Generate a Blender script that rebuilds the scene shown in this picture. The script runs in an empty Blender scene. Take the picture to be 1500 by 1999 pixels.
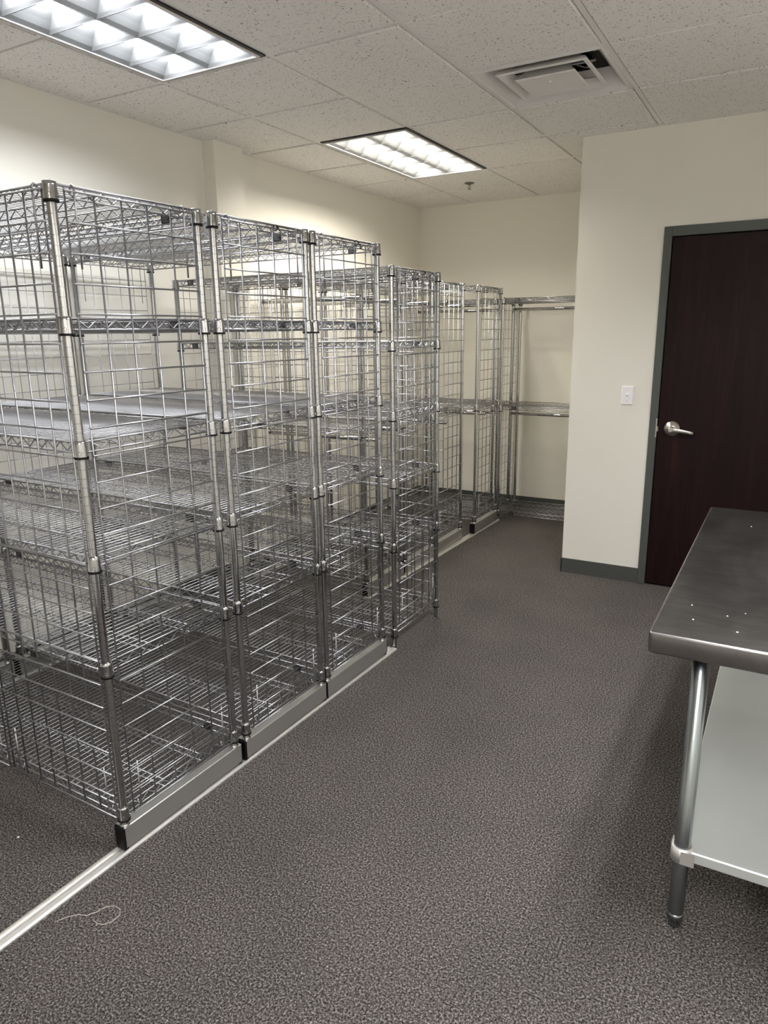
import bpy, math, random
from mathutils import Vector, Matrix
random.seed(7)
C = bpy.context.scene.collection
PI = math.pi
CEIL = 2.703
T = 0.6096
GX, GY = 0.58, 0.0            # ceiling grid origin

# ------------------------------------------------------------------ mesh helper
class MB:
    def __init__(s):
        s.v = []; s.f = []; s.m = []; s.sm = []
    def quadloop(s, ring0, ring1, n, m, sm):
        for i in range(n):
            j = (i + 1) % n
            s.f.append((ring0 + i, ring0 + j, ring1 + j, ring1 + i)); s.m.append(m); s.sm.append(sm)
    def face(s, idx, m=0, sm=False):
        s.f.append(tuple(idx)); s.m.append(m); s.sm.append(sm)
    def tube(s, pts, r, n=6, m=0, caps=True):
        pts = [Vector(p) for p in pts]
        base = len(s.v); prev = None
        for k, p in enumerate(pts):
            if k == 0: d = pts[1] - p
            elif k == len(pts) - 1: d = p - pts[k - 1]
            else: d = (pts[k + 1] - p).normalized() + (p - pts[k - 1]).normalized()
            d.normalize()
            if prev is None:
                a = Vector((0, 0, 1)) if abs(d.z) < .9 else Vector((1, 0, 0))
                u = d.cross(a).normalized()
            else:
                u = (prev - d * prev.dot(d)).normalized()
            prev = u; w = d.cross(u)
            for i in range(n):
                t = 2 * PI * (i + .5) / n
                s.v.append(p + u * (r * math.cos(t)) + w * (r * math.sin(t)))
        for k in range(len(pts) - 1):
            s.quadloop(base + k * n, base + (k + 1) * n, n, m, True)
        if caps:
            s.face([base + i for i in range(n)][::-1], m)
            e = base + (len(pts) - 1) * n
            s.face([e + i for i in range(n)], m)
    def box(s, x0, y0, z0, x1, y1, z1, m=0, bev=0.0):
        if bev <= 0:
            b = len(s.v)
            for z in (z0, z1):
                for (x, y) in ((x0, y0), (x1, y0), (x1, y1), (x0, y1)):
                    s.v.append(Vector((x, y, z)))
            for q in ((3, 2, 1, 0), (4, 5, 6, 7), (0, 1, 5, 4), (1, 2, 6, 5), (2, 3, 7, 6), (3, 0, 4, 7)):
                s.face([b + i for i in q], m)
        else:
            # bevelled: stack of octagon-ish rings
            def ring(z, i):
                b = len(s.v)
                c = bev
                P = [(x0 + i + c, y0 + i), (x1 - i - c, y0 + i), (x1 - i, y0 + i + c), (x1 - i, y1 - i - c),
                     (x1 - i - c, y1 - i), (x0 + i + c, y1 - i), (x0 + i, y1 - i - c), (x0 + i, y0 + i + c)]
                for p in P: s.v.append(Vector((p[0], p[1], z)))
                return b
            rs = [ring(z0, bev), ring(z0 + bev, 0), ring(z1 - bev, 0), ring(z1, bev)]
            s.face([rs[0] + i for i in range(8)][::-1], m)
            for a, b in zip(rs, rs[1:]): s.quadloop(a, b, 8, m, False)
            s.face([rs[3] + i for i in range(8)], m)
    def lathe(s, prof, n=16, m=0, c=(0, 0, 0), axis='z', caps=True, sm=True):
        base = len(s.v); c = Vector(c)
        for (r, z) in prof:
            for i in range(n):
                t = 2 * PI * i / n
                a, b = r * math.cos(t), r * math.sin(t)
                p = {'z': (a, b, z), 'y': (a, z, -b), 'x': (z, a, b)}[axis]
                s.v.append(c + Vector(p))
        for k in range(len(prof) - 1):
            s.quadloop(base + k * n, base + (k + 1) * n, n, m, sm)
        if caps:
            s.face([base + i for i in range(n)][::-1], m)
            e = base + (len(prof) - 1) * n
            s.face([e + i for i in range(n)], m)
    def prism(s, poly, y0, y1, m=0):
        # poly in (x,z), extruded along y
        b = len(s.v); n = len(poly)
        for y in (y0, y1):
            for (x, z) in poly: s.v.append(Vector((x, y, z)))
        s.quadloop(b, b + n, n, m, False)
        s.face([b + i for i in range(n)][::-1], m); s.face([b + n + i for i in range(n)], m)
    def mesh(s, name, mats):
        me = bpy.data.meshes.new(name)
        me.from_pydata([tuple(v) for v in s.v], [], s.f)
        for m in mats: me.materials.append(m)
        me.polygons.foreach_set('material_index', s.m)
        me.polygons.foreach_set('use_smooth', s.sm)
        me.update()
        return me

def obj(name, data, parent=None, loc=(0, 0, 0), rot=(0, 0, 0), label=None):
    o = bpy.data.objects.new(name, data); C.objects.link(o)
    o.location = loc; o.rotation_euler = rot
    if parent: o.parent = parent
    if label: o['label'] = label
    return o
def thing(name, label, cat, loc=(0, 0, 0), rz=0, group=None, data=None):
    o = obj(name, data, None, loc, (0, 0, rz), label)
    o['category'] = cat
    if group: o['group'] = group
    return o
def struct(name, data, label, parent=None):
    o = obj(name, data, parent, label=label)
    o['kind'] = 'structure'
    if not parent: o['category'] = name.split('_')[0]
    return o
def copy_tree(o, parent=None):
    c = o.copy(); C.objects.link(c)
    if parent: c.parent = parent
    for ch in list(o.children): copy_tree(ch, c)
    return c

# ------------------------------------------------------------------ materials
def mat(name, col, rough=.5, metal=0.0, spec=None):
    m = bpy.data.materials.new(name); m.use_nodes = True
    b = m.node_tree.nodes['Principled BSDF']
    b.inputs['Base Color'].default_value = (*col, 1)
    b.inputs['Roughness'].default_value = rough
    b.inputs['Metallic'].default_value = metal
    if spec is not None: b.inputs['Specular IOR Level'].default_value = spec
    return m
def nt(m): return m.node_tree, m.node_tree.nodes['Principled BSDF']
def node(t, typ, **kw):
    n = t.nodes.new(typ)
    for k, v in kw.items():
        if k in n.inputs: n.inputs[k].default_value = v
        else: setattr(n, k, v)
    return n
def coords(t, scale=(1, 1, 1), rot=(0, 0, 0)):
    g = t.nodes.new('ShaderNodeTexCoord')
    mp = t.nodes.new('ShaderNodeMapping'); mp.inputs['Scale'].default_value = scale; mp.inputs['Rotation'].default_value = rot
    t.links.new(g.outputs['Object'], mp.inputs['Vector'])
    return mp.outputs['Vector']
def ramp(t, fac, stops):
    r = t.nodes.new('ShaderNodeValToRGB'); e = r.color_ramp.elements
    while len(e) < len(stops): e.new(.5)
    for k, (p, c) in enumerate(stops):
        e[k].position = p; e[k].color = (*c, 1) if len(c) == 3 else c
    t.links.new(fac, r.inputs['Fac']); return r.outputs['Color']
def bump(t, b, h, strength, dist):
    n = t.nodes.new('ShaderNodeBump'); n.inputs['Strength'].default_value = strength; n.inputs['Distance'].default_value = dist
    t.links.new(h, n.inputs['Height']); t.links.new(n.outputs['Normal'], b.inputs['Normal'])

M = {}
M['chrome'] = mat('chrome', (.48, .48, .485), .10, 1)
M['wire'] = mat('chrome_wire', (.375, .375, .39), .36, 1)
M['black'] = mat('black_plastic', (.003, .003, .003), .5, spec=.2)
M['tag'] = mat('black_tag', (.012, .012, .014), .5)
M['tagink'] = mat('tag_print', (.25, .25, .26), .5)
M['alu'] = mat('anodised_aluminium', (.66, .655, .63), .33, .9)
M['track'] = mat('bright_aluminium', (.86, .84, .80), .38, .8)
M['nickel'] = mat('satin_nickel', (.62, .59, .56), .3, 1)
M['white'] = mat('white_plastic', (.88, .86, .88), .35)
M['paintmetal'] = mat('white_enamel', (.72, .70, .68), .4)
M['louver'] = mat('silver_louver', (.20, .203, .207), .5, spec=.1)
M['blade'] = mat('louver_edge', (.12, .12, .125), .5)
M['dark'] = mat('dark_duct', (.03, .03, .032), .6)
M['vane'] = mat('duct_metal', (.28, .28, .29), .4, .7)
M['frame'] = mat('frame_paint', (.070, .077, .070), .42)
M['rubber'] = mat('rubber_base', (.062, .065, .061), .5)
M['hair'] = mat('hair', (.85, .74, .64), .5)
M['tee'] = mat('grid_tee', (.78, .755, .73), .5)
M['blackmetal'] = mat('black_reveal', (.004, .004, .005), .5)

def wall_mat():
    m = mat('wall_paint', (.80, .772, .70), .6); t, b = nt(m)
    n = node(t, 'ShaderNodeTexNoise', Scale=220.0, Detail=3.0); t.links.new(coords(t), n.inputs['Vector'])
    bump(t, b, n.outputs['Fac'], .12, .002); return m
M['wall'] = wall_mat()
def tile_mat():
    m = mat('acoustic_tile', (.6, .57, .54), .85, spec=.2); t, b = nt(m)
    v = coords(t)
    n1 = node(t, 'ShaderNodeTexNoise', Scale=120.0, Detail=2.0, Roughness=.55, Distortion=.8); t.links.new(v, n1.inputs['Vector'])
    n2 = node(t, 'ShaderNodeTexNoise', Scale=230.0, Detail=2.0); t.links.new(v, n2.inputs['Vector'])
    pits = ramp(t, n1.outputs['Fac'], [(.325, (0, 0, 0)), (.37, (1, 1, 1))])
    fine = ramp(t, n2.outputs['Fac'], [(.27, (.35, .35, .35)), (.34, (1, 1, 1))])
    mul = node(t, 'ShaderNodeMix', data_type='RGBA', blend_type='MULTIPLY'); mul.inputs[0].default_value = 1
    t.links.new(pits, mul.inputs[6]); t.links.new(fine, mul.inputs[7])
    mx = node(t, 'ShaderNodeMix', data_type='RGBA')
    mx.inputs[6].default_value = (.20, .187, .172, 1); mx.inputs[7].default_value = (.83, .80, .765, 1)
    t.links.new(mul.outputs[2], mx.inputs[0]); t.links.new(mx.outputs[2], b.inputs['Base Color'])
    bump(t, b, mul.outputs[2], .5, .002); return m
M['tile'] = tile_mat()
def carpet_mat():
    m = mat('carpet', (.1, .09, .085), .95, spec=.1); t, b = nt(m)
    v = coords(t)
    n1 = node(t, 'ShaderNodeTexNoise', Scale=170.0, Detail=3.0, Roughness=.85); t.links.new(v, n1.inputs['Vector'])
    vo = node(t, 'ShaderNodeTexVoronoi', Scale=300.0); t.links.new(v, vo.inputs['Vector'])
    n3 = node(t, 'ShaderNodeTexNoise', Scale=2.2, Detail=3.0); t.links.new(v, n3.inputs['Vector'])
    c1 = ramp(t, n1.outputs['Fac'], [(.36, (.010, .009, .009)), (.46, (.085, .077, .072)), (.53, (.19, .172, .162)), (.66, (.60, .56, .53))])
    c2 = ramp(t, n3.outputs['Fac'], [(.3, (.62, .615, .61)), (.7, (.75, .735, .725))])
    mul = node(t, 'ShaderNodeMix', data_type='RGBA', blend_type='MULTIPLY'); mul.inputs[0].default_value = 1
    t.links.new(c1, mul.inputs[6]); t.links.new(c2, mul.inputs[7]); t.links.new(mul.outputs[2], b.inputs['Base Color'])
    ad = node(t, 'ShaderNodeMath', operation='ADD'); t.links.new(n1.outputs['Fac'], ad.inputs[0]); t.links.new(vo.outputs['Distance'], ad.inputs[1])
    bump(t, b, ad.outputs[0], .9, .006); return m
M['carpet'] = carpet_mat()
def wood_mat():
    m = mat('mahogany_veneer', (.02, .008, .009), .42, spec=.16); t, b = nt(m)
    v = coords(t, (9, 9, .55))
    n = node(t, 'ShaderNodeTexNoise', Scale=1.6, Detail=3.0, Distortion=1.4); t.links.new(v, n.inputs['Vector'])
    w = node(t, 'ShaderNodeTexNoise', Scale=4.5, Detail=4.0, Distortion=2.0); t.links.new(coords(t, (5, 5, .35)), w.inputs['Vector'])
    v2 = coords(t, (160, 160, 3))
    f = node(t, 'ShaderNodeTexNoise', Scale=1.0, Detail=2.0); t.links.new(v2, f.inputs['Vector'])
    a = node(t, 'ShaderNodeMath', operation='MULTIPLY'); t.links.new(n.outputs['Fac'], a.inputs[0]); t.links.new(w.outputs['Fac'], a.inputs[1])
    a2 = node(t, 'ShaderNodeMath', operation='ADD'); t.links.new(a.outputs[0], a2.inputs[0])
    a3 = node(t, 'ShaderNodeMath', operation='MULTIPLY'); a3.inputs[1].default_value = .35; t.links.new(f.outputs['Fac'], a3.inputs[0]); t.links.new(a3.outputs[0], a2.inputs[1])
    c = ramp(t, a2.outputs[0], [(.25, (.0075, .0022, .0030)), (.5, (.0145, .0046, .0052)), (.8, (.034, .0125, .0105))])
    t.links.new(c, b.inputs['Base Color']); bump(t, b, f.outputs['Fac'], .08, .001); return m
M['wood'] = wood_mat()
def steel_mat(name, col, r0, r1, spots):
    m = mat(name, col, .3, 1); t, b = nt(m)
    n = node(t, 'ShaderNodeTexNoise', Scale=5.0, Detail=5.0, Roughness=.65, Distortion=.5); t.links.new(coords(t, (1.6, .7, 1)), n.inputs['Vector'])
    mr = node(t, 'ShaderNodeMapRange'); mr.inputs[1].default_value = .3; mr.inputs[2].default_value = .7; mr.inputs[3].default_value = r0; mr.inputs[4].default_value = r1
    t.links.new(n.outputs['Fac'], mr.inputs[0]); t.links.new(mr.outputs[0], b.inputs['Roughness'])
    if spots:
        st = node(t, 'ShaderNodeTexNoise', Scale=9.0, Detail=6.0, Roughness=.7, Distortion=1.2); t.links.new(coords(t, (.6, 2.4, 1), (0, 0, .5)), st.inputs['Vector'])
        sm = ramp(t, st.outputs['Fac'], [(.42, col), (.72, tuple(min(1, c * 1.35) for c in col))])
        t.links.new(sm, b.inputs['Base Color'])
    return m
M['steel'] = steel_mat('stainless_top', (.245, .235, .23), .28, .34, True)
M['galv'] = steel_mat('galvanised_shelf', (.70, .73, .715), .42, .52, False); M['galv'].node_tree.nodes['Principled BSDF'].inputs['Metallic'].default_value = .55
M['legs'] = mat('galvanised_leg', (.30, .325, .335), .26, 1)
M['cast'] = mat('cast_aluminium', (.66, .63, .61), .45, .7)
def emit(name, col, s):
    m = bpy.data.materials.new(name); m.use_nodes = True; t = m.node_tree; t.nodes.clear()
    e = t.nodes.new('ShaderNodeEmission'); e.inputs[0].default_value = (*col, 1); e.inputs[1].default_value = s
    o = t.nodes.new('ShaderNodeOutputMaterial'); t.links.new(e.outputs[0], o.inputs[0]); m.cycles.emission_sampling = 'FRONT'; return m
LAMP = 80.0
M['lampcool'] = emit('lamp_cool', (.93, .965, 1.0), LAMP * .74)
M['lampside'] = emit('lamp_side', (.97, .975, 1.0), LAMP * 1.85)  # stronger, for the unseen added fixtures that brighten the partition wall
M['lampwarm'] = emit('lamp_warm', (1.0, .95, .83), LAMP * 1.2)

# ------------------------------------------------------------------ room
XL, XR, YB, YF = .03, 4.25, 3.64, -3.70
PX, PY = 1.973, 1.963        # partition corner
DX0, DX1, DZ = 2.517, 3.433, 2.113
def plain(name, boxes, m, label):
    b = MB()
    for q in boxes: b.box(*q)
    return struct(name, b.mesh(name, [m]), label)
plain('floor', [(XL - .2, YF - .2, -.1, XR + .2, YB + .2, 0)], M['carpet'], 'dark grey-brown flecked carpet floor')
plain('wall_left', [(XL - .12, YF - .12, 0, XL, YB + .12, CEIL + .15)], M['wall'], 'off-white wall on the left behind the shelving')
plain('wall_back', [(XL, YB, 0, PX, YB + .12, CEIL + .15)], M['wall'], 'cream back wall behind the clothes rail')
plain('wall_right', [(XR, YF - .12, 0, XR + .12, PY + .14, CEIL + .15)], M['wall'], 'off-white wall to the right of the table')
plain('wall_front', [(XL, YF - .12, 0, XR, YF, CEIL + .15)], M['wall'], 'off-white wall behind the viewer')
# partition with door opening, and its return along the alcove
plain('wall_partition', [(PX, PY, 0, DX0 - .045, PY + .12, CEIL + .15), (DX1 + .045, PY, 0, XR, PY + .12, CEIL + .15),
                         (DX0 - .045, PY, DZ + .05, DX1 + .045, PY + .12, CEIL + .15),
                         (PX, PY + .12, 0, PX + .12, YB + .12, CEIL + .15)], M['wall'], 'cream partition wall with the dark door')
plain('wall_column', [(XL, .818, 0, .122, 1.072, CEIL + .01)], M['wall'], 'off-white boxed column standing out of the left wall')
plain('wall_closet', [(PX + .12, PY + .9, 0, XR + .12, PY + 1.0, CEIL + .15)], M['dark'], 'dark space behind the door')
H = .098
plain('baseboard_back', [(XL, YB - .008, 0, PX, YB, H)], M['rubber'], 'dark grey rubber baseboard along the back wall')
plain('baseboard_partition', [(PX - .004, PY - .008, 0, DX0 - .045, PY, H), (DX1 + .045, PY - .008, 0, XR, PY, H), (PX - .008, PY - .008, 0, PX, YB, H)], M['rubber'], 'dark grey rubber baseboard under the light switch')
plain('baseboard_left', [(XL, YF, 0, XL + .008, YB, H)], M['rubber'], 'dark grey rubber baseboard along the left wall')
plain('baseboard_right', [(XR - .008, YF, 0, XR, PY, H)], M['rubber'], 'dark grey rubber baseboard along the right wall')

# ceiling : tiles + tee grid
lights = [(0, -2, 'cool'), (0, 2, 'warm'), (4, -2, 'side'), (4, -6, 'side')]   # grid cell ix, iy ; each 1 x 2 cells ; side pair added out of view to brighten the partition
diff = (2, 1)
holes = {diff}
for ix, iy, k in lights: holes |= {(ix, iy), (ix, iy + 1)}
tb, gb = MB(), MB()
def cx(i): return GX + i * T
def cy(j): return GY + j * T
big = {(1, 0), (1, 4), (2, 4), (3, 2), (3, -1), (1, -2), (2, -1), (3, 0), (2, -3)}      # 2x4 tiles: score line instead of a tee between j and j+1
for i in range(-1, 7):
    for j in range(-7, 6):
        if (i, j) in holes: continue
        x0, x1, y0, y1 = max(cx(i), XL), min(cx(i + 1), XR), max(cy(j), YF), min(cy(j + 1), YB)
        if x1 - x0 < .01 or y1 - y0 < .01: continue
        if x0 >= PX + .1 and y0 >= PY + .1: continue
        e0 = .0022 if (i, j - 1) in big else .0165
        e1 = .0022 if (i, j) in big else .0165
        tb.box(x0 + .0165, y0 + e0, CEIL, x1 - .0165, y1 - e1, CEIL + .016, bev=.003 if x1 - x0 > .1 and y1 - y0 > .1 else 0)
tb.box(XL - .1, YF - .1, CEIL + .20, XR + .1, YB + .1, CEIL + .22)
ceil = struct('ceiling', tb.mesh('ceiling', [M['tile']]), 'suspended ceiling of speckled white acoustic tiles')
w = .0115
for i in range(0, 7):
    gb.box(cx(i) - w, YF, CEIL + .007, cx(i) + w, YB if cx(i) < PX else PY, CEIL + .03)
for i in range(-1, 7):
    for j in range(-6, 6):
        if (i, j - 1) in big or ((i, j) in holes and (i, j - 1) in holes): continue
        x0, x1 = max(cx(i), XL), min(cx(i + 1), XR)
        if x0 > PX and cy(j) > PY: continue
        if x1 - x0 < .05: continue
        gb.box(x0 + (w if i >= 0 else 0), cy(j) - w, CEIL + .008, x1 - w, cy(j) + w, CEIL + .03)
a = .02
for q in ((XL, YF, XL + a, YB), (XL, YB - a, PX, YB), (PX, PY - a, XR, PY)):
    gb.box(q[0], q[1], CEIL + .002, q[2], q[3], CEIL + .016)
struct('ceiling_grid', gb.mesh('ceiling_grid', [M['tee']]), None, ceil)

# ------------------------------------------------------------------ ceiling lights
def light_meshes():
    L, W = 2 * T - .024, T - .024            # along y, along x
    hx, hy = W / 2, L / 2
    f = MB()     # black reveal
    def frame(b, ox, oy, ix, iy, z0, z1, m=0):
        b.box(-ox, -oy, z0, -ix, oy, z1, m); b.box(ix, -oy, z0, ox, oy, z1, m)
        b.box(-ix, -oy, z0, ix, -iy, z1, m); b.box(-ix, iy, z0, ix, oy, z1, m)
    frame(f, hx, hy, hx - .017, hy - .017, .001, .06)
    d = MB(); frame(d, hx - .016, hy - .016, hx - .028, hy - .028, -.004, .10)
    hs = MB()    # housing above
    z1 = .150
    hs.box(-hx, -hy, z1, hx, hy, z1 + .004)
    for s in (-1, 1):
        hs.box(s * hx - .001, -hy, .06, s * hx + .001, hy, z1); hs.box(-hx, s * hy - .001, .06, hx, s * hy + .001, z1)
    lv = MB()
    ax, ay = hx - .028, hy - .028
    nx, ny = 2, 6; h = .055
    sx, sy = 2 * ax / nx, 2 * ay / ny
    for i in range(nx):
        for j in range(ny):
            x0, x1, y0, y1 = -ax + i * sx, -ax + (i + 1) * sx, -ay + j * sy, -ay + (j + 1) * sy
            e = .0012
            steps = [(0, 0.0), (.25, .20), (.55, .55), (1.0, 1.0)]     # curved blade: (inset fraction, height fraction)
            rings = []
            for fr, hf in steps:
                gx, gy = e + (.070 - e) * fr, e + (.030 - e) * fr
                b = len(lv.v)
                for p in ((x0 + gx, y0 + gy), (x1 - gx, y0 + gy), (x1 - gx, y1 - gy), (x0 + gx, y1 - gy)):
                    lv.v.append(Vector((p[0], p[1], hf * h)))
                rings.append(b)
            for A, B in zip(rings, rings[1:]):
                for k in range(4):
                    n = (k + 1) % 4
                    lv.face((A + k, B + k, B + n, A + n), 0, False)
    for i in range(nx + 1):
        x = -ax + i * sx; lv.box(x - .0018, -ay, -.001, x + .0018, ay, .002, 1)
    for j in range(ny + 1):
        y = -ay + j * sy; lv.box(-ax, y - .0018, -.001, ax, y + .0018, .002, 1)
    p = MB(); p.v = [Vector((sx * ax, sy * ay, h + .012)) for sx, sy in ((-1, -1), (-1, 1), (1, 1), (1, -1))]; p.face((0, 1, 2, 3))
    return f.mesh('light_reveal', [M['blackmetal']]), d.mesh('light_frame', [M['paintmetal']]), hs.mesh('light_housing', [M['paintmetal']]), lv.mesh('louver', [M['louver'], M['blade']]), p
lf, ld, lh, ll, lp = light_meshes()
lpm = {k: lp.mesh('lamp_' + k, [M['lamp' + k]]) for k in ('cool', 'warm', 'side')}
llab = ['large cool-white recessed louvered ceiling light above the nearest shelving, cut by the top left corner',
        'warm-white recessed louvered ceiling light farther back, near the sprinkler',
        'unseen recessed louvered ceiling light added over the steel table',
        'unseen recessed louvered ceiling light added behind the viewer on the right']
for (ix, iy, k), lab in zip(lights, llab):
    t = thing('ceiling_light', lab, 'ceiling light', (cx(ix) + T / 2, cy(iy) + T, CEIL), 0, 'recessed ceiling lights')
    obj('reveal', lf, t, label='black gap around the light'); obj('door_frame', ld, t); obj('housing', lh, t); obj('louver', ll, t)
    obj('lamp_panel', lpm[k], t, label='glowing lamp panel')

# ------------------------------------------------------------------ air diffuser
def sqring(b, h0, z0, h1, z1, m=0):
    s = len(b.v)
    for h, z in ((h0, z0), (h1, z1)):
        for p in ((-h, -h), (h, -h), (h, h), (-h, h)): b.v.append(Vector((p[0], p[1], z)))
    for k in range(4):
        n = (k + 1) % 4; b.face((s + k, s + 4 + k, s + 4 + n, s + n), m)
t = thing('air_diffuser', 'white square air diffuser with stepped cones set in the ceiling', 'air vent', (cx(2) + T / 2, cy(1) + T / 2, CEIL))
b = MB()
sqring(b, .293, -.001, .284, -.003); sqring(b, .284, -.003, .276, .002); sqring(b, .276, .002, .205, .085); sqring(b, .293, -.001, .295, .03)
obj('outer_cone', b.mesh('outer_cone', [M['paintmetal']]), t)
b = MB()
sqring(b, .205, .004, .200, .000); sqring(b, .200, .000, .186, .001); sqring(b, .186, .001, .158, .034); sqring(b, .205, .004, .196, .016); sqring(b, .196, .016, .160, .037)
obj('middle_cone', b.mesh('middle_cone', [M['paintmetal']]), t)
b = MB()
sqring(b, .130, -.014, .02, -.006); s0 = len(b.v)
for p in ((-.02, -.02), (.02, -.02), (.02, .02), (-.02, .02)): b.v.append(Vector((p[0], p[1], -.006)))
b.face((s0, s0 + 3, s0 + 2, s0 + 1)); sqring(b, .137, -.009, .130, -.014); sqring(b, .137, -.009, .098, .030)
b.lathe([(.006, -.016), (.006, -.002)], 12, c=(0, -.04, 0))
obj('center_panel', b.mesh('center_panel', [M['paintmetal']]), t)
b = MB()
b.lathe([(.17, .075), (.17, .17)], 24, caps=False); b.box(-.19, -.19, .17, .19, .19, .175); 
obj('duct_neck', b.mesh('duct_neck', [M['dark']]), t, label='dark round duct opening')
b = MB()
for k in range(8):
    an = k * PI / 4
    s = len(b.v)
    for (r, dz, da) in ((.05, .085, -.1), (.175, .050, -.28), (.175, .085, .28), (.05, .10, .1)):
        b.v.append(Vector((r * math.cos(an + da), r * math.sin(an + da), dz)))
    b.face((s, s + 1, s + 2, s + 3))
b.tube([(-.19, 0, .055), (.19, 0, .055)], .006); b.tube([(0, -.19, .06), (0, .19, .06)], .006)
obj('damper', b.mesh('damper', [M['vane']]), t)

# ------------------------------------------------------------------ sprinkler
t = thing('fire_sprinkler', 'small chrome pendant fire sprinkler in the ceiling tile past the warm light', 'sprinkler', (.891, 2.80, CEIL))
b = MB(); b.lathe([(.038, .003), (.038, -.001), (.037, -.006), (.026, -.010), (.014, -.012)], 24); obj('escutcheon', b.mesh('escutcheon', [mat('dull_chrome', (.20, .19, .18), .35, 1)]), t)
b = MB(); b.lathe([(.008, -.010), (.008, -.024), (.0035, -.026), (.0035, -.044)], 12)
b.tube([(-.009, 0, -.022), (-.010, 0, -.034), (-.002, 0, -.047)], .002); b.tube([(.009, 0, -.022), (.010, 0, -.034), (.002, 0, -.047)], .002)
obj('sprinkler_head', b.mesh('sprinkler_head', [M['chrome']]), t)
b = MB(); b.lathe([(.003, -.046), (.015, -.0475), (.016, -.049), (.003, -.050)], 16); obj('deflector', b.mesh('deflector', [M['chrome']]), t)

# ------------------------------------------------------------------ door
b = MB()
fy0, fy1 = PY - .014, PY + .10
b.box(DX0 - .045, fy0, 0, DX0, fy1, DZ + .054, bev=.002); b.box(DX1, fy0, 0, DX1 + .045, fy1, DZ + .054, bev=.002)
b.box(DX0 - .001, fy0, DZ, DX1 + .001, fy1, DZ + .054, bev=.002)
b.box(DX0, PY + .046, 0, DX0 + .014, fy1, DZ); b.box(DX0, PY + .046, DZ - .014, DX1, fy1, DZ)
door = obj('door_1', None, None, label='dark mahogany flush door in a grey-green steel frame'); door['kind'] = 'structure'; door['category'] = 'door'
obj('door_frame', b.mesh('door_frame', [M['frame']]), door, label='grey-green painted steel door frame')
b = MB(); b.box(DX0 + .005, PY - .002, .012, DX1 - .004, PY + .042, DZ - .005, bev=.002)
leaf = obj('door_leaf', b.mesh('door_leaf', [M['wood']]), door)
b = MB(); hx, hz, hy = 2.603, 1.010, PY - .002
b.lathe([(.046, 0), (.046, -.004), (.044, -.007), (.022, -.022), (.019, -.024)], 36, c=(hx, hy, hz), axis='y')
b.lathe([(.0165, -.02), (.0165, -.058), (.013, -.062)], 20, c=(hx, hy, hz), axis='y')
def lever(b):
    P = [(-.012, .003), (.0, .0), (.03, -.003), (.07, -.008), (.104, -.013), (.118, -.015)]
    rings = []
    for k, (dx, dz) in enumerate(P):
        hh = [.010, .015, .0135, .0115, .010, .0095][k]; th = [.008, .011, .008, .0065, .006, .006][k]
        yb = hy - .05 + (.004 if k > 2 else 0)
        s = len(b.v)
        for q in range(12):
            tt = 2 * PI * q / 12
            c, s_ = math.cos(tt), math.sin(tt)
            c = math.copysign(abs(c) ** .6, c); s_ = math.copysign(abs(s_) ** .6, s_)
            b.v.append(Vector((hx + dx, yb + th * c, hz + dz + hh * s_)))
        rings.append(s)
    for A, B in zip(rings, rings[1:]): b.quadloop(A, B, 12, 0, True)
    b.face([rings[0] + i for i in range(12)][::-1]); b.face([rings[-1] + i for i in range(12)])
    b.tube([(hx + .118, hy - .046, hz - .015), (hx + .121, hy - .03, hz - .0155)], .008, 8)
lever(b)
obj('door_handle', b.mesh('door_handle', [M['nickel']]), leaf, label='satin nickel lever handle on a round rose')
b = MB(); b.box(DX0 - .006, fy0 - .0012, .955, DX0 + .0006, fy0 + .03, 1.07); b.box(DX0 + .0005, PY - .004, .99, DX0 + .006, PY + .01, 1.02)
obj('strike_plate', b.mesh('strike_plate', [M['nickel']]), door, label='nickel strike plate')
b = MB(); b.lathe([(.007, -.05), (.007, .05)], 10); hm = b.mesh('hinge', [M['nickel']])
for hzz in (.25, 1.07, 1.9): obj('hinge', hm, door, (DX1 - .001, PY - .008, hzz))
# light switch
t = thing('light_switch', 'white single toggle light switch on the cream wall left of the door', 'light switch', (2.3285, PY, 1.2015))
b = MB(); hw, hh = .0355, .0575
s = len(b.v)
for (iw, y) in ((0, 0), (0, -.002), (.004, -.006)):
    for (x, z) in ((-hw + iw, -hh + iw), (hw - iw, -hh + iw), (hw - iw, hh - iw), (-hw + iw, hh - iw)): b.v.append(Vector((x, y, z)))
for A, B in ((0, 4), (4, 8)): b.quadloop(s + A, s + B, 4, 0, False)
b.face((s + 8, s + 9, s + 10, s + 11))
obj('switch_plate', b.mesh('switch_plate', [M['white']]), t)
b = MB(); b.box(-.006, -.0075, -.0125, .006, -.0055, .0125)
b2 = len(b.v)
for p in ((-.0042, -.006, -.006), (.0042, -.006, -.006), (.0042, -.006, .006), (-.0042, -.006, .006), (-.0035, -.020, .005), (.0035, -.020, .005), (.0035, -.017, .0115), (-.0035, -.017, .0115)): b.v.append(Vector(p))
for q in ((0, 1, 5, 4), (1, 2, 6, 5), (2, 3, 7, 6), (3, 0, 4, 7), (4, 5, 6, 7)): b.face([b2 + i for i in q])
obj('toggle', b.mesh('toggle', [M['white']]), t)
b = MB(); b.lathe([(.0032, -.0058), (.003, -.0068), (.001, -.0072)], 10, axis='y'); sw = b.mesh('screw', [M['cast']])
for z in (-.030, .030): obj('screw', sw, t, (0, 0, z))

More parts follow.
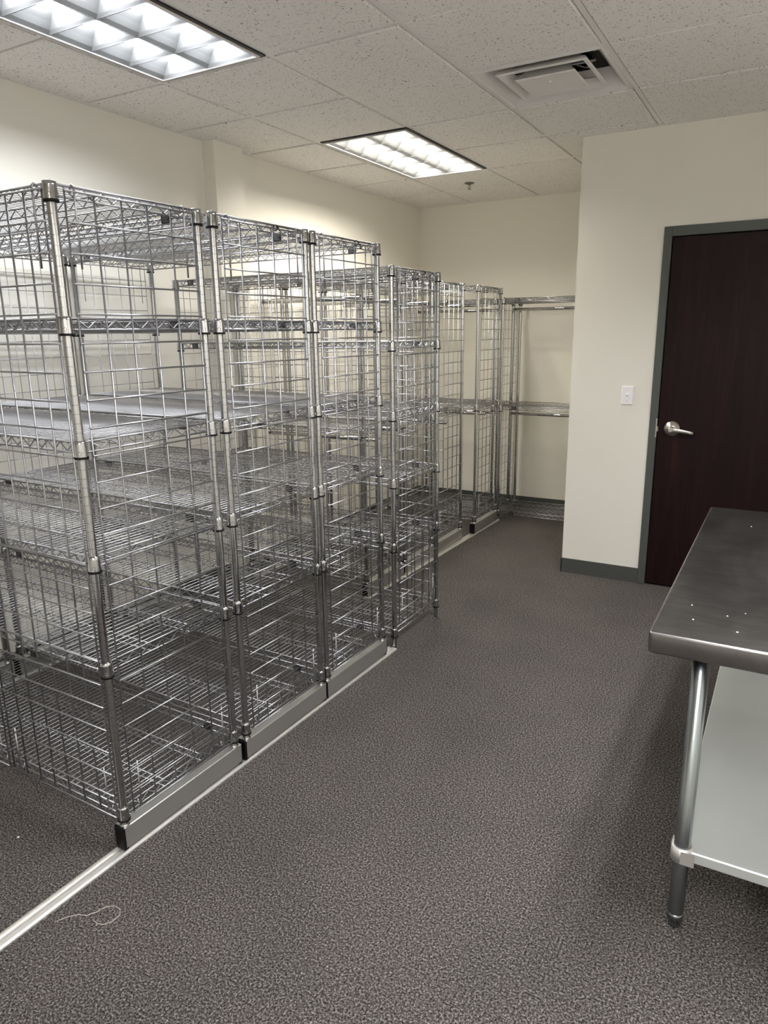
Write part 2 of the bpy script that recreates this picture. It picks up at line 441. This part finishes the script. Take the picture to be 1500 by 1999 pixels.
# ------------------------------------------------------------------ shelving
R_PANEL, R_THIN, R_EDGE, R_CROSS = .0028, .0018, .0031, .0019
cache = {}
def cached(key, fn):
    if key not in cache: cache[key] = fn()
    return cache[key]
def post_mesh(h):
    def mk():
        b = MB(); pr = [(.006, 0.0), (.0105, .001), (.0105, .012), (.0127, .014)]
        z = .0254
        z0 = .014; b.lathe(pr, 16)
        while z < h - .02:
            b.lathe([(.0127, z0), (.0127, z - .0009)], 16, caps=False)
            b.lathe([(.0127, z - .0009), (.0120, z - .0005), (.0120, z + .0005), (.0127, z + .0009)], 16, caps=False, sm=False)
            z0 = z + .0009; z += .0254
        b.lathe([(.0127, z0), (.0127, h - .003), (.0112, h), (.004, h + .001)], 16); return b.mesh('post', [M['chrome']])
    return cached(('post', round(h, 4)), mk)
def collar_mesh():
    def mk():
        b = MB()
        # local z=0 at the lower edge of the black sleeve
        b.lathe([(.0128, .0475), (.0150, .050), (.0172, .049), (.0178, .040), (.0188, .006), (.0188, .004), (.014, .004)], 20)
        b.lathe([(.014, .0), (.0197, .0), (.0199, .0065), (.014, .0065)], 20, m=1)
        return b
    def fin():
        b = mk()
        # embossed round mark on the outer corner face
        return b
    def done():
        b = fin()
        for ang in (-PI / 4, PI / 4, 3 * PI / 4, -3 * PI / 4):
            cxx, cyy = .0184 * math.cos(ang), .0184 * math.sin(ang)
            ux, uy = -math.sin(ang), math.cos(ang)
            P = [(cxx + ux * .0045 * math.cos(q * PI / 5), cyy + uy * .0045 * math.cos(q * PI / 5), .017 + .0045 * math.sin(q * PI / 5)) for q in range(11)]
            b.tube(P, .0007, 4)
        return b.mesh('corner_collar', [M['chrome'], M['black']])
    return cached('collar', done)
def zig(b, p0, p1, zt, zb, pitch, r, off=.0):
    p0, p1 = Vector(p0), Vector(p1); L = (p1 - p0).length; n = max(2, int(round(L / pitch)))
    pts = []
    for k in range(2 * n + 1):
        q = p0.lerp(p1, k / (2 * n)); q.z = zt if k % 2 == 0 else zb; pts.append(q)
    b.tube(pts, r, 5)
def shelf_mesh(L, D):
    def mk():
        # origin: near-right post centre at (0,0), unit extends to -x and +y ; z=0 is the bottom of the collar
        b = MB(); zt, zb = .0455, .0165; g = .0175
        e = .0
        for y in (-e, D + e):
            for z in (zt, zb): b.tube([(-g, y, z), (-L + g, y, z)], R_EDGE)
            zig(b, (-g - .012, y, 0), (-L + g + .012, y, 0), zt - .003, zb + .003, .056, .0021)
        for x in (e, -L - e):
            for z in (zt, zb): b.tube([(x, g, z), (x, D - g, z)], R_EDGE)
            zig(b, (x, g + .02, 0), (x, D - g - .02, 0), zt - .003, zb + .003, .062, .0021)
        for k in (1, 2):
            y = D * k / 3
            for z in (zt - .004, zb): b.tube([(0, y, z), (-L, y, z)], .0023)
            zig(b, (-.01, y, 0), (-L + .01, y, 0), zt - .006, zb + .003, .056, .0019)
        n = int(L / .0254)
        for k in range(1, n):
            x = -L * k / n
            b.tube([(x, -.001, zt - .006), (x, .003, zt + .0015), (x, D - .003, zt + .0015), (x, D + .001, zt - .006)], R_CROSS, 5)
        return b.mesh('shelf', [M['wire']])
    return cached(('shelf', round(L, 3), round(D, 3)), mk)
def tag_mesh():
    def mk():
        b = MB(); b.box(-.02, -.0015, 0, .02, .0015, .026, 0)
        for k in range(4): b.box(-.014, -.0017, .005 + k * .005, .012 - (k % 2) * .006, -.0014, .0065 + k * .005, 1)
        return b.mesh('shelf_tag', [M['tag'], M['tagink']])
    return cached('tag', mk)
def panel_mesh(verts, zs, r, hooks, key):
    # verts: positions along local axis u (=x), wires in the plane y=0
    def mk():
        b = MB(); u0, u1 = min(verts), max(verts)
        for u in verts: b.tube([(u, 0, zs[-1]), (u, 0, zs[0])], r, 6)
        for z in zs: b.tube([(u0 - .004, -2 * r * .8, z), (u1 + .004, -2 * r * .8, z)], r, 6)
        for u in hooks:
            zt = zs[0] + .0115
            b.tube([(u, 0, zs[0] - .19), (u, 0, zt), (u, .006, zt + .006), (u, .014, zt + .003), (u, .016, zt - .012)], r, 6)
            zb = zs[-1] + .012
            b.tube([(u, 0, zs[-1] + .165), (u, 0, zb), (u, .007, zb - .008), (u, .015, zb - .002), (u, .016, zb + .008)], r, 6)
        return b.mesh('mesh_panel', [M['wire']])
    return cached(('panel', key), mk)
def tie_mesh():
    def mk():
        b = MB(); n = 10
        b.tube([(.0, .010 * math.cos(q * 2 * PI / n), .010 * math.sin(q * 2 * PI / n)) for q in range(n + 1)], .0016, 4)
        b.tube([(0, -.009, .0), (.004, -.016, -.006), (.008, -.016, -.026)], .0016, 4); b.box(-.003, -.013, -.004, .003, -.008, .004)
        return b.mesh('cable_tie', [M['black']])
    return cached('tie', mk)
def rod_mesh(L):
    def mk():
        b = MB(); b.tube([(.0, 0, 0), (-L, 0, 0)], .0125, 14)
        for x in (-.006, -L + .006):
            b.tube([(x, 0, 0), (x, 0, .056)], .003, 6); b.lathe([(.0135, -.002), (.0138, 0), (.0135, .002)], 14, c=(x, 0, 0), axis='x')
        return b.mesh('hanging_rod', [M['chrome']])
    return cached(('rod', round(L, 3)), mk)
def beam_mesh(Y0, Y1):
    def mk():
        b = MB(); b.box(-.0225, Y0, .020, .0225, Y1, .095, bev=.0022); return b.mesh('base_beam', [M['alu']])
    return cached(('beam', round(Y0, 3), round(Y1, 3)), mk)
def cap_mesh():
    def mk():
        b = MB(); b.box(-.0222, -.006, .0195, .0222, .006, .0945, bev=.004); b.box(-.018, -.004, .0125, .018, .012, .022)
        return b.mesh('end_cap', [M['black']])
    return cached('cap', mk)
def foot_mesh():
    def mk():
        b = MB(); b.lathe([(.0165, 0), (.0168, .002), (.0145, .004), (.0128, .010), (.0128, .018)], 16); return b.mesh('post_foot', [M['chrome']])
    return cached('foot', mk)

def shelving(label, loc, L, D, rings, ptop, group, base=None, rz=0, sides=(), rods=(), ties=0, left_panel=True, right_panel=True, step=.0762, cap_near=True, cat='shelving unit'):
    t = thing('shelving_unit', label, cat, loc, rz, group)
    zb = .095 if base else 0.0
    pm = post_mesh(ptop - zb)
    for x in (0, -L):
        for y in (0, D):
            p = obj('post', pm, t, (x, y, zb))
            if base: obj('post_foot', foot_mesh(), p, (0, 0, 0))
    sm = shelf_mesh(L, D)
    for z in rings:
        s = obj('shelf', sm, t, (0, 0, z))
        for x in (0, -L):
            for y in (0, D): obj('corner_collar', collar_mesh(), s, (x, y, 0), label='collar with a black sleeve')
        obj('shelf_tag', tag_mesh(), s, (-.125, D - .006, .017), label='small black tag')
        obj('shelf_tag', tag_mesh(), s, (-L + .12, -.006, .017), label='small black tag')
    ztop = rings[-1] + .031
    nrow = int((ztop - rings[0] - .01) / step)
    zs = [ztop - k * step for k in range(nrow + 1)]
    o = .0195
    n = 5; m0 = .03; sp = (D - 2 * m0 + .0) / n
    vs = [m0 + k * sp for k in range(n + 1)]
    def side_end(x, r, sgn, key, tie):
        pmx = panel_mesh(vs, zs, r, (m0 + .03, D - m0 - .035), (key, round(D, 3), tuple(round(z, 3) for z in zs), r))
        # local u -> +y ; outward -> sgn*x
        if sgn > 0: q = obj('mesh_panel', pmx, t, (x, 0, 0), (0, 0, PI / 2))
        else: q = obj('mesh_panel', pmx, t, (x, D, 0), (0, 0, -PI / 2))
        if tie: obj('cable_tie', tie_mesh(), q, (D * .63, .004, zs[0] + .004), label='black cable tie')
    if right_panel: side_end(.0135, R_PANEL if step < .08 else .0022, 1, 'end', ties)
    if left_panel: side_end(-L - .0135, R_THIN, -1, 'lend', 0)
    for sd in sides:
        if sd == 'near': y = -.0155; rr = R_PANEL
        else: y = D + .0155; rr = R_PANEL if sd == 'farthick' else .0024
        x = -.012; k = 0
        while x > -L + .10:
            wv = min(7, int((x + L - .012) / .0765)); 
            if wv < 2: break
            us = [-(q * .0765) for q in range(wv + 1)]
            pmx = panel_mesh(us, zs, rr, (us[0] - .037, us[-1] + .037), ('side', wv, tuple(round(z, 3) for z in zs), rr))
            if sd == 'near': obj('mesh_panel', pmx, t, (x, y, 0))
            else: obj('mesh_panel', pmx, t, (x + us[-1], y, 0), (0, 0, PI))
            x = x + us[-1] - .026
    for z in rods:
        obj('hanging_rod', rod_mesh(L - .03), t, (-.015, D / 2, z), label='chrome hanging rod')
    if base:
        for x in (0, -L):
            bo = obj('base_beam', beam_mesh(base[0] + .006, base[1] - .006), t, (x - .008, 0, 0), label='brushed aluminium base beam')
            obj('end_cap', cap_mesh(), bo, (0, base[0] + .006, 0), label='black end cap')
            obj('end_cap', cap_mesh(), bo, (0, base[1] - .006, 0), (0, 0, PI), label='black end cap')
    return t

G1 = 'chrome shelving units along the near floor track'
G2 = 'chrome garment racks along the far floor track'
RZ = -.016
RA = [.113, .606, .936, 1.267, 1.597, 1.927]
shelving('caged chrome wire shelving unit nearest the viewer, first on the near floor track', (1.524, -1.365, 0), 1.43, .506, RA, 1.977, G1, (-.020, .536), RZ, ('near',), ties=0)
shelving('second chrome wire shelving unit from the viewer, with mesh end, on the near floor track', (1.537, -.794, 0), 1.43, .491, RA, 1.977, G1, (-.024, .516), RZ, (), ties=1)
shelving('third chrome wire shelving unit from the viewer, last one standing on the near floor track', (1.545, -.256, 0), 1.43, .484, RA, 1.977, G1, (-.021, .512), RZ, (), ties=1)
shelving('lower chrome wire shelving unit standing straight on the carpet where the near floor track ends', (1.554, .355, 0), 1.38, .478, [.062, .521, .851, 1.181, 1.509, 1.845], 1.893, 'stationary chrome wire units', None, RZ, ('far',), ties=1)
RE = [.108, .998, 1.887]
def er(lab, x, y, L, D, base, **k): return shelving(lab, (x, y, 0), L, D, RE, 1.935, G2, base, 0, k.pop('sides', ()), rods=(.955, 1.80), ties=k.pop('ties', 0), **k)
er('chrome garment rack just behind the lower stationary unit, first on the far floor track', 1.050, .915, .90, .445, (-.022, .467))
er('narrower chrome garment rack second on the far floor track, in the middle of its run', 1.052, 1.407, .90, .418, (-.022, .440))
er('chrome garment rack third on the far floor track, just before the open gap', 1.055, 1.872, .90, .457, (-.022, .479), ties=1)
er('chrome garment rack standing alone past the gap, last on the far floor track', 1.090, 2.535, .90, .465, (-.024, .489))
GW = 'stationary chrome racks along the back wall'
RG = [.038, .942, 1.812]
shelving('chrome clothes rack with hanging rods along the back wall, right of the mesh panels', (1.930, 3.085, 0), .845, .430, RG, 1.868, GW, None, 0, (), rods=(.905, 1.775), right_panel=False)
shelving('chrome clothes rack along the back wall, hidden behind the other racks at the left', (1.020, 3.085, 0), .845, .430, RG, 1.868, GW, None, 0, (), rods=(.905, 1.775), right_panel=False)

# ------------------------------------------------------------------ floor tracks
def track(label, x, y0, y1, rz):
    b = MB()
    P = [(-.028, 0), (.028, 0), (.028, .005), (.020, .0085), (.008, .0095), (.0075, .005), (.006, .005), (.0055, .0095), (-.001, .0095), (-.0025, .004), (-.0125, .004), (-.014, .0095), (-.018, .0095), (-.0185, .005), (-.0205, .005), (-.021, .0085), (-.028, .004)]
    b.prism(P[::-1], 0, y1 - y0)
    return thing('floor_track', label, 'floor track', (x, y0, 0), rz, 'aluminium floor tracks', b.mesh('floor_track', [M['track']]))
track('long bright aluminium floor track running to the bottom left corner under the near shelving units', 1.495, -2.30, .340, -.0201)
track('bright aluminium floor track under the far garment racks, ending at the back rack', 1.052, .880, 3.058, -.017)
track('aluminium floor track at the wall end of the near shelving units', .085, -2.30, .310, RZ)
track('aluminium floor track at the wall end of the far garment racks', .168, .880, 3.10, 0)

# ------------------------------------------------------------------ work table
TX0, TX1, TY0, TY1, TZ = 2.968, 3.73, -.897, .568, .868
t = thing('work_table', 'stainless steel work table with a galvanised undershelf, cut by the right edge', 'table', ((TX0 + TX1) / 2, (TY0 + TY1) / 2, 0))
ox, oy = (TX0 + TX1) / 2, (TY0 + TY1) / 2
hx, hy = (TX1 - TX0) / 2, (TY1 - TY0) / 2
def rolled(hx, hy, z1, h, rr, lip, rc):
    # slab with rounded corners and a rolled upper edge and returned lip
    b = MB(); prof = []
    for k in range(5):
        a = k / 4 * PI / 2; prof.append((rr * (1 - math.sin(a)), z1 - rr * (1 - math.cos(a))))
    prof = [(rr + .0, z1)] + [(rr - rr * math.sin(k / 4 * PI / 2), z1 - rr + rr * math.cos(k / 4 * PI / 2)) for k in range(1, 5)]
    prof += [(0, z1 - h + .006), (.002, z1 - h + .001), (.006, z1 - h), (lip, z1 - h), (lip, z1 - h + .003), (.008, z1 - h + .003), (.003, z1 - .004)]
    rings = []
    for ins, z in prof:
        s = len(b.v); n = 0
        for (sx, sy, a0) in ((1, 1, 0), (-1, 1, 1), (-1, -1, 2), (1, -1, 3)):
            for q in range(5):
                a = (a0 + q / 4) * PI / 2; r = max(rc - ins, .0005)
                b.v.append(Vector((sx * (hx - rc) + r * math.cos(a) + (-(ins - rc) * sx if ins > rc else 0) * 1.0, sy * (hy - rc) + r * math.sin(a) + (-(ins - rc) * sy if ins > rc else 0), z)))
                n += 1
        rings.append((s, n))
    for (A, n), (B, _) in zip(rings, rings[1:]):
        for i in range(n):
            j = (i + 1) % n; b.face((A + i, B + i, B + j, A + j), 0, True)
    A, n = rings[0]; b.face([A + i for i in range(n)])
    A, n = rings[-1]; b.face([A + i for i in range(n)][::-1])
    return b
obj('tabletop', rolled(hx, hy, TZ, .055, .006, .022, .012).mesh('tabletop', [M['steel']]), t, label='dull smudged stainless steel top')
lx0, lx1, ly0, ly1 = 3.090 - ox, TX1 - .11 - ox, -.838 - oy, TY1 - .065 - oy
us = MB(); SZ = .250
us.box(lx0 - .012, ly0 - .012, SZ - .032, lx1 + .012, ly1 + .012, SZ, bev=.003)
obj('undershelf', us.mesh('undershelf', [M['galv']]), t, label='galvanised steel undershelf')
lg = MB(); lg.lathe([(.0205, .022), (.0207, .05), (.0207, TZ - .006)], 24)
lgm = lg.mesh('leg', [M['legs']])
ft = MB(); ft.lathe([(.010, 0), (.0150, .001), (.0165, .008), (.0150, .022), (.0175, .023), (.0215, .034), (.0208, .046)], 20)
ftm = ft.mesh('bullet_foot', [M['legs']])
cl = MB(); cl.lathe([(.0215, SZ - .034), (.0275, SZ - .034), (.0275, SZ + .008), (.0215, SZ + .008)], 24, caps=False); cl.lathe([(.0215, SZ + .008), (.0215, SZ - .034)], 24, caps=False)
for (x, y, sx, sy) in ((lx0, ly0, 1, 1), (lx1, ly0, -1, 1), (lx0, ly1, 1, -1), (lx1, ly1, -1, -1)):
    l = obj('leg', lgm, t, (x, y, 0))
    obj('bullet_foot', ftm, l)
    k = MB(); k.v = [Vector(v) for v in cl.v]; k.f = list(cl.f); k.m = list(cl.m); k.sm = list(cl.sm)
    a0, a1 = sorted((0, sx * .034)); 
    k.box(a0, -sy * .0275 if sy > 0 else .0215, SZ - .034, a1, -sy * .0215 if sy > 0 else .0275, SZ + .004)
    b0, b1 = sorted((0, sy * .034))
    k.box(-.0275 if sx > 0 else .0215, b0, SZ - .034, -.0215 if sx > 0 else .0275, b1, SZ + .004)
    obj('leg_bracket', k.mesh('leg_bracket', [M['cast']]), l, label='cast aluminium shelf clamp')

# ------------------------------------------------------------------ hair on the carpet
b = MB()
P = [(1.575, -1.668), (1.59, -1.640), (1.612, -1.618), (1.635, -1.607), (1.648, -1.585), (1.655, -1.560), (1.675, -1.545), (1.700, -1.546), (1.717, -1.562), (1.716, -1.588), (1.703, -1.605), (1.685, -1.612), (1.668, -1.610)]
b.tube([(x, y, .002 + .001 * math.sin(k)) for k, (x, y) in enumerate(P)], .0006, 5)
thing('hair_strand', 'thin pale hair curled on the carpet in front of the near floor track', 'hair', (0, 0, 0), 0, None, b.mesh('hair_strand', [M['hair']]))
b = MB()
b.lathe([(.0012, 0), (.0035, .001), (.0040, .0025), (.002, .004)], 8)
for k, (x, y, r) in enumerate(((3.13, -.70, .0022), (3.17, -.66, .0016), (3.055, -.765, .0026), (3.16, -.80, .0030), (3.04, -.66, .0022), (3.135, .29, .0022))):
    b2 = MB(); b2.lathe([(r * .5, 0), (r, .0004), (r * .8, .0012), (r * .2, .0015)], 8)
    thing('crumb', 'tiny pale fleck lying on the steel tabletop', 'crumb', (x, y, TZ + .0001), 0, 'pale flecks on the tabletop', b2.mesh('crumb', [M['white']]))
thing('lint', 'tiny pale lint speck on the carpet under the nearest shelving', 'lint', (1.16, -1.50, .0), 0, None, b.mesh('lint', [M['white']]))

# ------------------------------------------------------------------ camera, world, colour
cam = bpy.data.cameras.new('camera'); co = bpy.data.objects.new('camera', cam); C.objects.link(co)
F, YAW, PIT, ROL = 1382.819, .52037, .24654, .01335
cam.sensor_fit = 'VERTICAL'; cam.sensor_height = 36.0; cam.lens = F * 36.0 / 1999.0; cam.clip_start = .02
fw = Vector((-math.sin(YAW) * math.cos(PIT), math.cos(YAW) * math.cos(PIT), -math.sin(PIT)))
rt = Vector((math.cos(YAW), math.sin(YAW), 0)); dn = fw.cross(rt)
r2 = rt * math.cos(ROL) + dn * math.sin(ROL); d2 = dn * math.cos(ROL) - rt * math.sin(ROL)
m = Matrix((r2, -d2, -fw)).transposed().to_4x4(); m.translation = Vector((3.212, -2.632, 1.592))
co.matrix_world = m
sc = bpy.context.scene; sc.camera = co
w = bpy.data.worlds.new('world'); sc.world = w; w.use_nodes = True
w.node_tree.nodes['Background'].inputs[0].default_value = (0, 0, 0, 1)
vs_ = sc.view_settings; vs_.view_transform = 'Standard'; vs_.look = 'None'; vs_.exposure = 0.0; vs_.gamma = 1
vs_.use_curve_mapping = False
sc.cycles.max_bounces = 12; sc.cycles.diffuse_bounces = 8; sc.cycles.glossy_bounces = 5
sc.cycles.use_denoising = True; sc.cycles.denoiser = 'OPENIMAGEDENOISE'; sc.cycles.denoising_input_passes = 'RGB_ALBEDO_NORMAL'; sc.cycles.denoising_prefilter = 'ACCURATE'
sc.cycles.sample_clamp_indirect = 6.0
